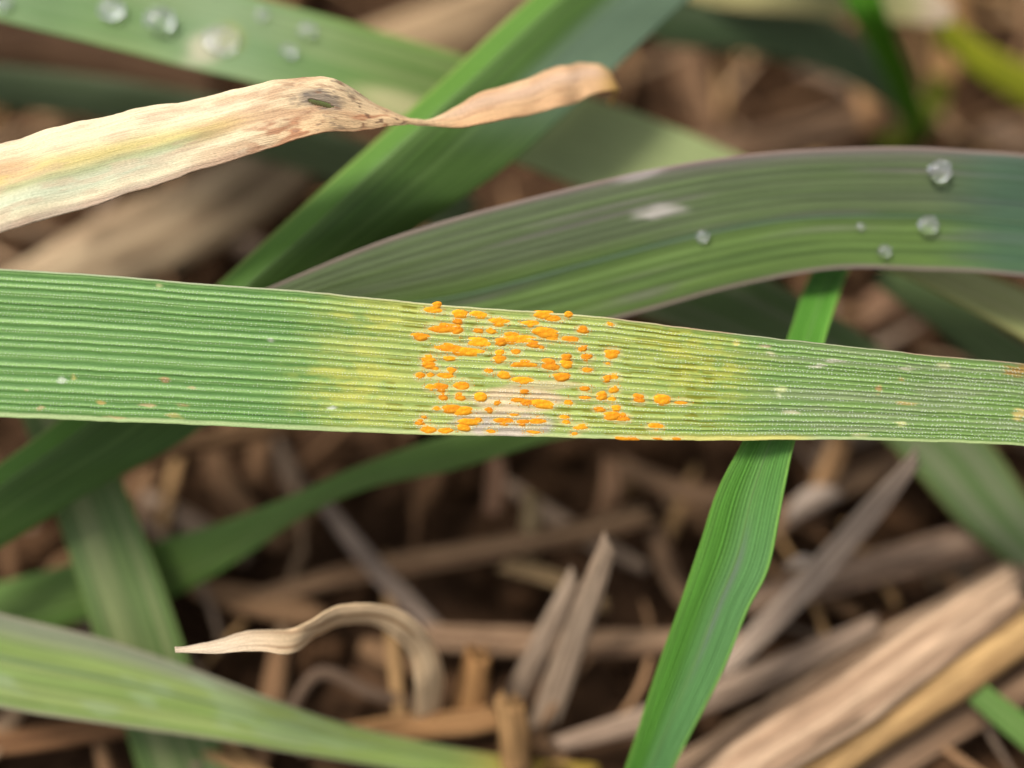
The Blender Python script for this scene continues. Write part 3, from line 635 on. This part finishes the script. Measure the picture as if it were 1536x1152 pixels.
# ================================================================== curled dead leaf
CURL = Blade([(262,973,263,978,112,112.3),(320,959,325,981,113.3,112.5),(370,947,387,976,114.4,113),(425,945,437,980,115.6,114),(462,932,474,957,116,118.5),(505,910,512,938,117,120),(560,906,558,938,118,121),(610,919,594,960,120,122),(645,953,617,990,123,124.5),(664,1000,622,1025,126,126.5),(664,1045,620,1060,130,130),(652,1100,606,1105,134.5,134.5)],
             n=200, m=37, curl=0.10, wave=0.25, seed=33, rag=3, veins=5, vein_amp=0.06)
pc = base(CURL, (.58, .42, .25)); pc = mixc(pc, (.32, .19, .09), sm(.45, .7, fbm(CURL.S * .1, CURL.V * 8, 3, 3)))
pc = mixc(pc, (.60, .50, .38), 0.7 * (1 - sm(300, 470, CURL.X)))
curl = CURL.build('curled_leaf', M_DRY, pc * (.85 + .3 * fbm(CURL.S, CURL.V * 15, 4, 3))[..., None], thick=0.2)
tag(curl, 'small brown dead leaf curled over in an arch with a pointed tip', 'leaf', 'dead leaves')

# ================================================================== green leaves
GG = 'green wheat leaves'
def leaf(st, pigf, label, mat=None, rib=None, **kw):
    B = Blade(st, **kw); o = B.build('wheat_leaf', mat or M_LEAF, pigf(B), thick=0.18)
    tag(o, label, 'leaf', GG)
    if rib: B.rib('midrib', o, mat or M_LEAF, *rib)
    return B, o

# folded diagonal leaf
def pig_diag(B):
    p = green(B, (.055, .125, .030), (.085, .16, .055), 3)
    p = mixc(p, (.085, .20, .018), 0.85 * (1 - sm(.17, .28, B.V)))  # lit side of the fold, its brightness painted in as vivid green
    p = mixc(p, (.15, .215, .15), 0.75 * sm(.40, .62, B.V) * (1 - sm(120, 250, B.Y)))
    return mixc(p, (.26, .34, .08), 0.8 * (1 - sm(0, .035, B.V)))
DIAG, _ = leaf([(1190,-330,1460,-330,134,137),(990,-165,1240,-180,131,134),(792,0,1032,0,127.5,131),(622,158,885,138,124.5,128),(480,285,760,250,122.5,126),(325,427,590,370,121.5,125),(200,535,440,500,121.5,124.5),(75,640,305,640,122.5,124.5),(-60,738,130,742,123.5,125),(-250,880,-60,860,126,127)],
   pig_diag, 'large dark green leaf folded lengthwise, slanting out from under the rusted leaf', rib=((.14, .22, .07), .22, .012, .10), n=200, m=49, fold=0.11, fold_v=.22, wave=.3, seed=5, veins=13, vein_amp=.05)

# dew covered leaf
def pig_dew(B):
    p = green(B, (.095, .20, .05), (.18, .27, .11), 13, (.20, .32, .06), .05, .8)
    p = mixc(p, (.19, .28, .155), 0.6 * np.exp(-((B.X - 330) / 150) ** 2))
    p = mixc(p, (.10, .18, .065), 0.75 * (1 - sm(60, 260, B.X)))  # darker green towards the left end
    p = mixc(p, (.46, .43, .30), 0.85 * (1 - sm(.4, 1.2, blob(B.X, B.Y, 312, 68, 46, 30, -.6) + .5 * (fbm(B.S * .4, B.V * 6, 2, 2) - .5))))
    p = mixc(p, (.30, .32, .07), 0.8 * (1 - sm(.4, 1.2, blob(B.X, B.Y, 343, 54, 24, 26, -.3))))
    p = mixc(p, (.52, .47, .25), 0.75 * (1 - sm(.3, 1.2, blob(B.X, B.Y, 600, 155, 90, 26, .3))))
    return mixc(p, (.36, .41, .19), 0.8 * sm(720, 800, B.X))
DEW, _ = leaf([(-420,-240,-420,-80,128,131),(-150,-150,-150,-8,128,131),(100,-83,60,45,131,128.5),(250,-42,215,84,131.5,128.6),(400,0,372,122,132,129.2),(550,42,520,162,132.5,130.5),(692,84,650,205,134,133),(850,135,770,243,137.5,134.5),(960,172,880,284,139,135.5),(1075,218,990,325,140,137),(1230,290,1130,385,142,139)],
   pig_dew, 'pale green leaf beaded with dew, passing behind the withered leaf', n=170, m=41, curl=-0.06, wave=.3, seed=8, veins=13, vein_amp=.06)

# purple grey arching leaf
def pig_arch(B):
    p = green(B, (.095, .175, .050), (.06, .115, .035), 23, None, .03, .8)
    up = 1 - sm(.42, .60, B.V + .06 * np.sin(B.S * .06))
    p = mixc(p, (.115, .115, .095), 0.62 * up * (.4 + .6 * fbm(B.S * .05, B.V * 12, 4, 3)))  # grey sheen of the upper half, painted into the colour
    p = mixc(p, (.155, .125, .125), 0.7 * (1 - sm(0.0, .16, B.V)) * sm(700, 1100, B.X))
    p = mixc(p, (.04, .085, .028), 0.75 * np.exp(-((B.V - .58 - .04 * np.sin(B.X * .004)) / .03) ** 2))
    p = mixc(p, (.15, .13, .12), 0.55 * sm(.55, .72, fbm(B.S * .045, B.V * 15, 24, 3)) * sm(600, 760, B.X))
    p = mixc(p, (.055, .115, .075), 0.7 * sm(1380, 1520, B.X))
    e = np.minimum(B.V, 1 - B.V); p = mixc(p, (.30, .22, .19), 0.85 * (1 - sm(.008, .04, e)))
    p = mixc(p, (.52, .47, .43), 0.8 * (1 - sm(.3, 1.2, blob(B.X, B.Y, 990, 316, 44, 12, -.1) + .8 * (fbm(B.S * .5, B.V * 18, 3, 2) - .5))))
    p = mixc(p, (.48, .42, .40), 0.6 * (1 - sm(.3, 1.2, blob(B.X, B.Y, 960, 262, 46, 9, -.25))))
    return p
ARCH, _ = leaf([(250,520,330,560,116,117),(330,468,430,545,117,118),(428,421,560,515,117.5,119),(600,352,765,515,117.8,120),(800,296,950,472,118,120.5),(1000,250,1100,431,118.4,120.5),(1150,229,1250,404,118.8,120.5),(1300,221,1390,405,119.2,120.8),(1420,223,1500,411,119.6,121),(1590,240,1640,432,120.5,122),(1850,310,1860,510,123,124)],
   pig_arch, 'broad arching leaf of purple grey green with a few dew drops, behind the rusted leaf', rib=((.10, .16, .085), .56, .012, .10), n=220, m=101, curl=0.03, fold=-0.07, fold_v=.57, wave=.35, seed=9, veins=15, vein_amp=.08)

# bright upright leaf
def pig_bright(B):
    p = green(B, (.065, .215, .030), (.11, .28, .06), 43, None, .03, .6)
    p = mixc(p, (.10, .22, .085), 0.7 * sm(.25, .6, B.V) * sm(560, 900, B.Y))
    p = mixc(p, (.15, .19, .14), 0.7 * np.exp(-((B.V - .60) / .05) ** 2) * sm(760, 860, B.Y) * (1 - sm(930, 1060, B.Y)))
    return mixc(p, (.16, .32, .05), 0.7 * (1 - sm(0, .05, np.minimum(B.V, 1 - B.V))))
BRIGHT, _ = leaf([(1300,230,1350,230,137,137),(1258,330,1312,330,131,131),(1212,420,1268,412,125.5,125.5),(1185,500,1238,500,119,119),(1150,590,1213,590,114.6,114.4),(1113,665,1190,663,113.3,113),(1075,738,1172,750,113.6,113.2),(1050,815,1152,850,114.5,114),(1020,905,1120,915,115.6,115.2),(985,1005,1080,1012,117.2,117),(940,1148,1010,1148,120,120),(880,1320,930,1320,125,125)],
   pig_bright, 'narrow bright green folded leaf standing below and passing beneath the rusted leaf', rib=((.13, .25, .07), .56, .018, .07), n=190, m=113, fold=-0.09, fold_v=.56, wave=.03, seed=12, veins=19, vein_amp=.13)

# purple edged leaf lying low
def pig_low(B):
    p = green(B, (.14, .235, .065), (.19, .27, .10), 53, None, .03, .7)
    p = mixc(p, (.18, .18, .145), 0.7 * (1 - sm(.10, .36, B.V)) * (1 - sm(300, 480, B.X)))
    p = mixc(p, (.09, .15, .06), 0.55 * np.exp(-((B.V - .47) / .035) ** 2))
    p = mixc(p, (.28, .24, .17), 0.8 * (1 - sm(.0, .06, B.V)))
    p = mixc(p, (.26, .20, .17), 0.7 * sm(.93, 1.0, B.V))
    p = mixc(p, (.25, .32, .18), 0.4 * sm(.6, .72, fbm(B.S * .2, B.V * 5, 44, 2)))
    return mixc(p, (.50, .33, .06), 0.9 * sm(660, 830, B.X))
LOW, _ = leaf([(-420,815,-430,960,121,119),(-200,862,-200,1015,122.5,120.3),(0,920,0,1062,123.5,121.5),(150,957,170,1088,124.2,122.6),(285,1002,340,1112,125,124),(400,1047,470,1134,125,126.5),(520,1087,610,1156,127,128),(680,1122,750,1168,130,130.5),(800,1140,830,1166,133,133),(895,1148,897,1156,135.5,135.5)],
   pig_low, 'green leaf with purple edge tapering to a yellow tip by the golden stub', rib=((.13, .20, .08), .47, .016, .10), n=150, m=41, curl=.02, fold=-.06, wave=.3, seed=15, veins=11, vein_amp=.06)

def simple(c, c2, sd, margin=None, extra=None):
    def f(B):
        p = green(B, c, c2, sd, margin, .05, .8)
        return extra(B, p) if extra else p
    return f
leaf([(20,590,120,585,131,132),(68,725,182,718,130.5,131),(125,895,240,868,129.5,130.5),(155,1000,285,1000,129.5,130.5),(190,1100,325,1110,130.5,131.5),(222,1200,362,1200,133,133),(280,1370,430,1370,137,137)],
     simple((.085, .155, .055), (.17, .22, .115), 63, (.14, .21, .05)), 'dull green leaf running down, crossed by the purple edged leaf', n=110, m=33, curl=-.05, fold=.08, wave=.3, seed=18, veins=9, vein_amp=.07)
leaf([(1050,560,1060,610,126,126),(930,590,950,640,126.5,126.5),(800,618,835,659,127,127.5),(650,660,690,702,128,128.5),(530,702,560,730,129.5,129.5),(440,742,455,775,131,131),(335,782,360,838,133,133.5),(235,812,262,894,134.5,135.5),(90,850,90,940,136,136.5),(-130,910,-130,1010,138,138)],
     simple((.075, .165, .035), (.11, .20, .06), 73, (.13, .23, .06)), 'slender green leaf twisting out from under the diseased middle of the rusted leaf', n=150, m=29, curl=.06, wave=.4, seed=22, veins=7, vein_amp=.05)
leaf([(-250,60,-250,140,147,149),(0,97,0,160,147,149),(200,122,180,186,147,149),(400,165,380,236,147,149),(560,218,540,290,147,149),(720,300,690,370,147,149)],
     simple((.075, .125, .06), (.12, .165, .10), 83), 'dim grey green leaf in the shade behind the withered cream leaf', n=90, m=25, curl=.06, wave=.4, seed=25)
leaf([(1010,345,950,470,131,131.5),(1150,415,1085,520,132,132.5),(1300,505,1225,590,133.5,134),(1475,655,1335,668,135.5,135.5),(1545,750,1440,785,137,137),(1625,865,1537,873,138.5,138.5),(1740,1020,1650,1035,140,140)],
     simple((.085, .155, .06), (.155, .205, .13), 93, (.22, .20, .06)), 'blurred dull green leaf passing under the tip end of the rusted leaf', n=110, m=33, curl=.05, wave=.3, seed=28)
leaf([(1130,330,1100,372,127,127.5),(1260,358,1230,385,127,127.5),(1400,388,1347,411,128.5,127),(1480,412,1440,457,129.5,127),(1560,446,1537,508,131,128),(1760,560,1725,640,130,131)],
     simple((.27, .34, .15), (.33, .38, .21), 103, (.34, .28, .05)), 'pale green leaf edge with yellow rim peeking from under the purple grey leaf', n=90, m=25, curl=.06, wave=.2, seed=31)
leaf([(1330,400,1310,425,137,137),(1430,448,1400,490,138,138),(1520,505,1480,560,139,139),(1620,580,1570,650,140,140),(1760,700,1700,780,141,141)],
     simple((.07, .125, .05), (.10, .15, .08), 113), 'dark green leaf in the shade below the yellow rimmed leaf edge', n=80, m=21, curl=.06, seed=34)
leaf([(880,-80,860,-20,147,150),(1000,-2,985,62,150,153),(1130,10,1125,80,153,156),(1245,28,1232,108,156,159),(1325,88,1302,142,160,162),(1372,150,1352,178,165,166)],
     simple((.07, .13, .065), (.115, .165, .11), 123), 'dark blue green leaf ending at the foot of the slender bright shoot', n=90, m=25, curl=.05, seed=37)
leaf([(880,-110,880,-60,150,151),(1050,-50,1060,6,150,151),(1200,-45,1200,22,150,151),(1310,-40,1310,32,150,151),(1390,-20,1390,38,151,152),(1432,8,1428,34,153,153)],
     simple((.34, .38, .20), (.42, .40, .22), 133, None, lambda B, p: mixc(p, (.62, .48, .36), .85 * sm(1350, 1410, B.X))), 'pale yellowish leaf with a bleached tan end, behind the slender bright shoot', n=80, m=23, curl=.05, seed=40)
_, sh = leaf([(1190,-170,1262,-170,140,140),(1268,0,1322,0,144,144),(1300,62,1346,66,149,149),(1334,130,1374,130,157,157),(1352,180,1388,180,165,165),(1362,215,1386,215,172,172)],
     simple((.05, .20, .012), (.08, .24, .02), 143), 'slender vivid green shoot bending down to the dark soil', n=80, m=21, fold=-.15, seed=43)
leaf([(1420,20,1400,60,158,158),(1480,66,1462,110,160,160),(1536,95,1520,148,163,163),(1640,140,1630,200,168,168),(1800,200,1800,270,172,172)],
     simple((.15, .20, .008), (.24, .26, .012), 153), 'blurred yellow green blade by the golden brown stalk', n=70, m=17, curl=.08, seed=46)
leaf([(1395,110,1425,120,168,168),(1385,150,1420,155,170,170),(1350,190,1385,200,171,171),(1310,215,1330,235,173,173)],
     simple((.10, .16, .012), (.17, .20, .02), 163), 'short olive green blade at the foot of the slender vivid shoot', n=50, m=15, curl=.1, seed=49)
leaf([(1395,985,1388,998,131,131),(1450,1008,1432,1032,130,130),(1505,1046,1482,1078,129,129),(1565,1092,1540,1128,128,128),(1720,1215,1690,1250,126,126)],
     simple((.075, .165, .04), (.11, .20, .07), 173), 'thin green blade with its tip over the thick golden straw', n=60, m=17, curl=.06, fold=-.1, seed=52)

# ================================================================== dew drops
def drop(B, x, y, r_px, label, hgt=0.72, group='dew drops on the leaves', seed=0):
    C, T, W, N = B.locate(x, y); d = ((C - CAMP) @ (-AZ)); r = 0.84 * r_px * d / F_PX
    segs, rings = 24, 10; VV = []; ph = np.linspace(0, 2 * math.pi, segs, endpoint=False)
    prof = np.linspace(-1.05, math.pi / 2 - 0.12, rings)
    wob = 1 + 0.10 * (vnoise(np.cos(ph) * 1.2 + 4, np.sin(ph) * 1.2 + 4, seed + 5) - .5)
    for a in prof:
        q = r * math.cos(a) * wob; z = r * hgt * (math.sin(a) + 0.86)
        VV.append(C + np.outer(q * np.cos(ph) * 1.06, T) + np.outer(q * np.sin(ph), W) + N * z)
    VV = np.concatenate(VV + [(C + N * r * hgt * 1.86)[None], (C - N * r * hgt * 0.03)[None]])
    t, b = rings * segs, rings * segs + 1; fc = []
    for k in range(rings - 1):
        for q in range(segs):
            q2 = (q + 1) % segs; fc.append((k * segs + q, k * segs + q2, (k + 1) * segs + q2, (k + 1) * segs + q))
    fc += [((rings - 1) * segs + q, (rings - 1) * segs + (q + 1) % segs, t) for q in range(segs)] + [((q + 1) % segs, q, b) for q in range(segs)]
    k = (rings - 1) * segs
    n0 = np.cross(VV[k + 1] - VV[k], VV[t] - VV[k])
    if n0 @ N < 0: fc = [f[::-1] for f in fc]
    o = link_mesh('dew_drop', VV, fc, M_WATER); tag(o, label, 'dew drop', group)
for k, (x, y, r, lab) in enumerate([
    (1405,258,20,'large round dew drop high on the purple grey leaf, near its upper edge'),
    (1390,338,17,'dew drop on the middle of the purple grey leaf, below the largest drop'),
    (1325,378,12,'small dew drop close to the lower edge of the purple grey leaf'),
    (1290,341,7,'tiny faint dew drop on the purple grey leaf between two larger drops'),
    (1053,353,11,'yellowish dew drop on the purple grey leaf near its bleached scar')]):
    drop(ARCH, x, y, r, lab, seed=k * 9)
for k, (x, y, r, lab) in enumerate([
    (238,34,25,'biggest dew drop on the pale green dewy leaf, beside its beige blotch'),
    (163,16,21,'dim dew drop on the darker end of the dewy leaf'),
    (462,47,14,'dew drop between beige blotch and folded leaf, near upper edge of dewy leaf'),
    (432,78,13,'dew drop just above the withered leaf on the pale dewy leaf'),
    (396,20,11,'faint small dew drop at the upper edge of the dewy leaf'),
    (6,8,13,'dew drop at the dark far end of the dewy leaf'),
    (335,62,30,'flat wide dew drop lying over the beige and yellow blotch')]):
    drop(DEW, x, y, r, lab, seed=50 + k * 9, hgt=.66 if r < 28 else .25)
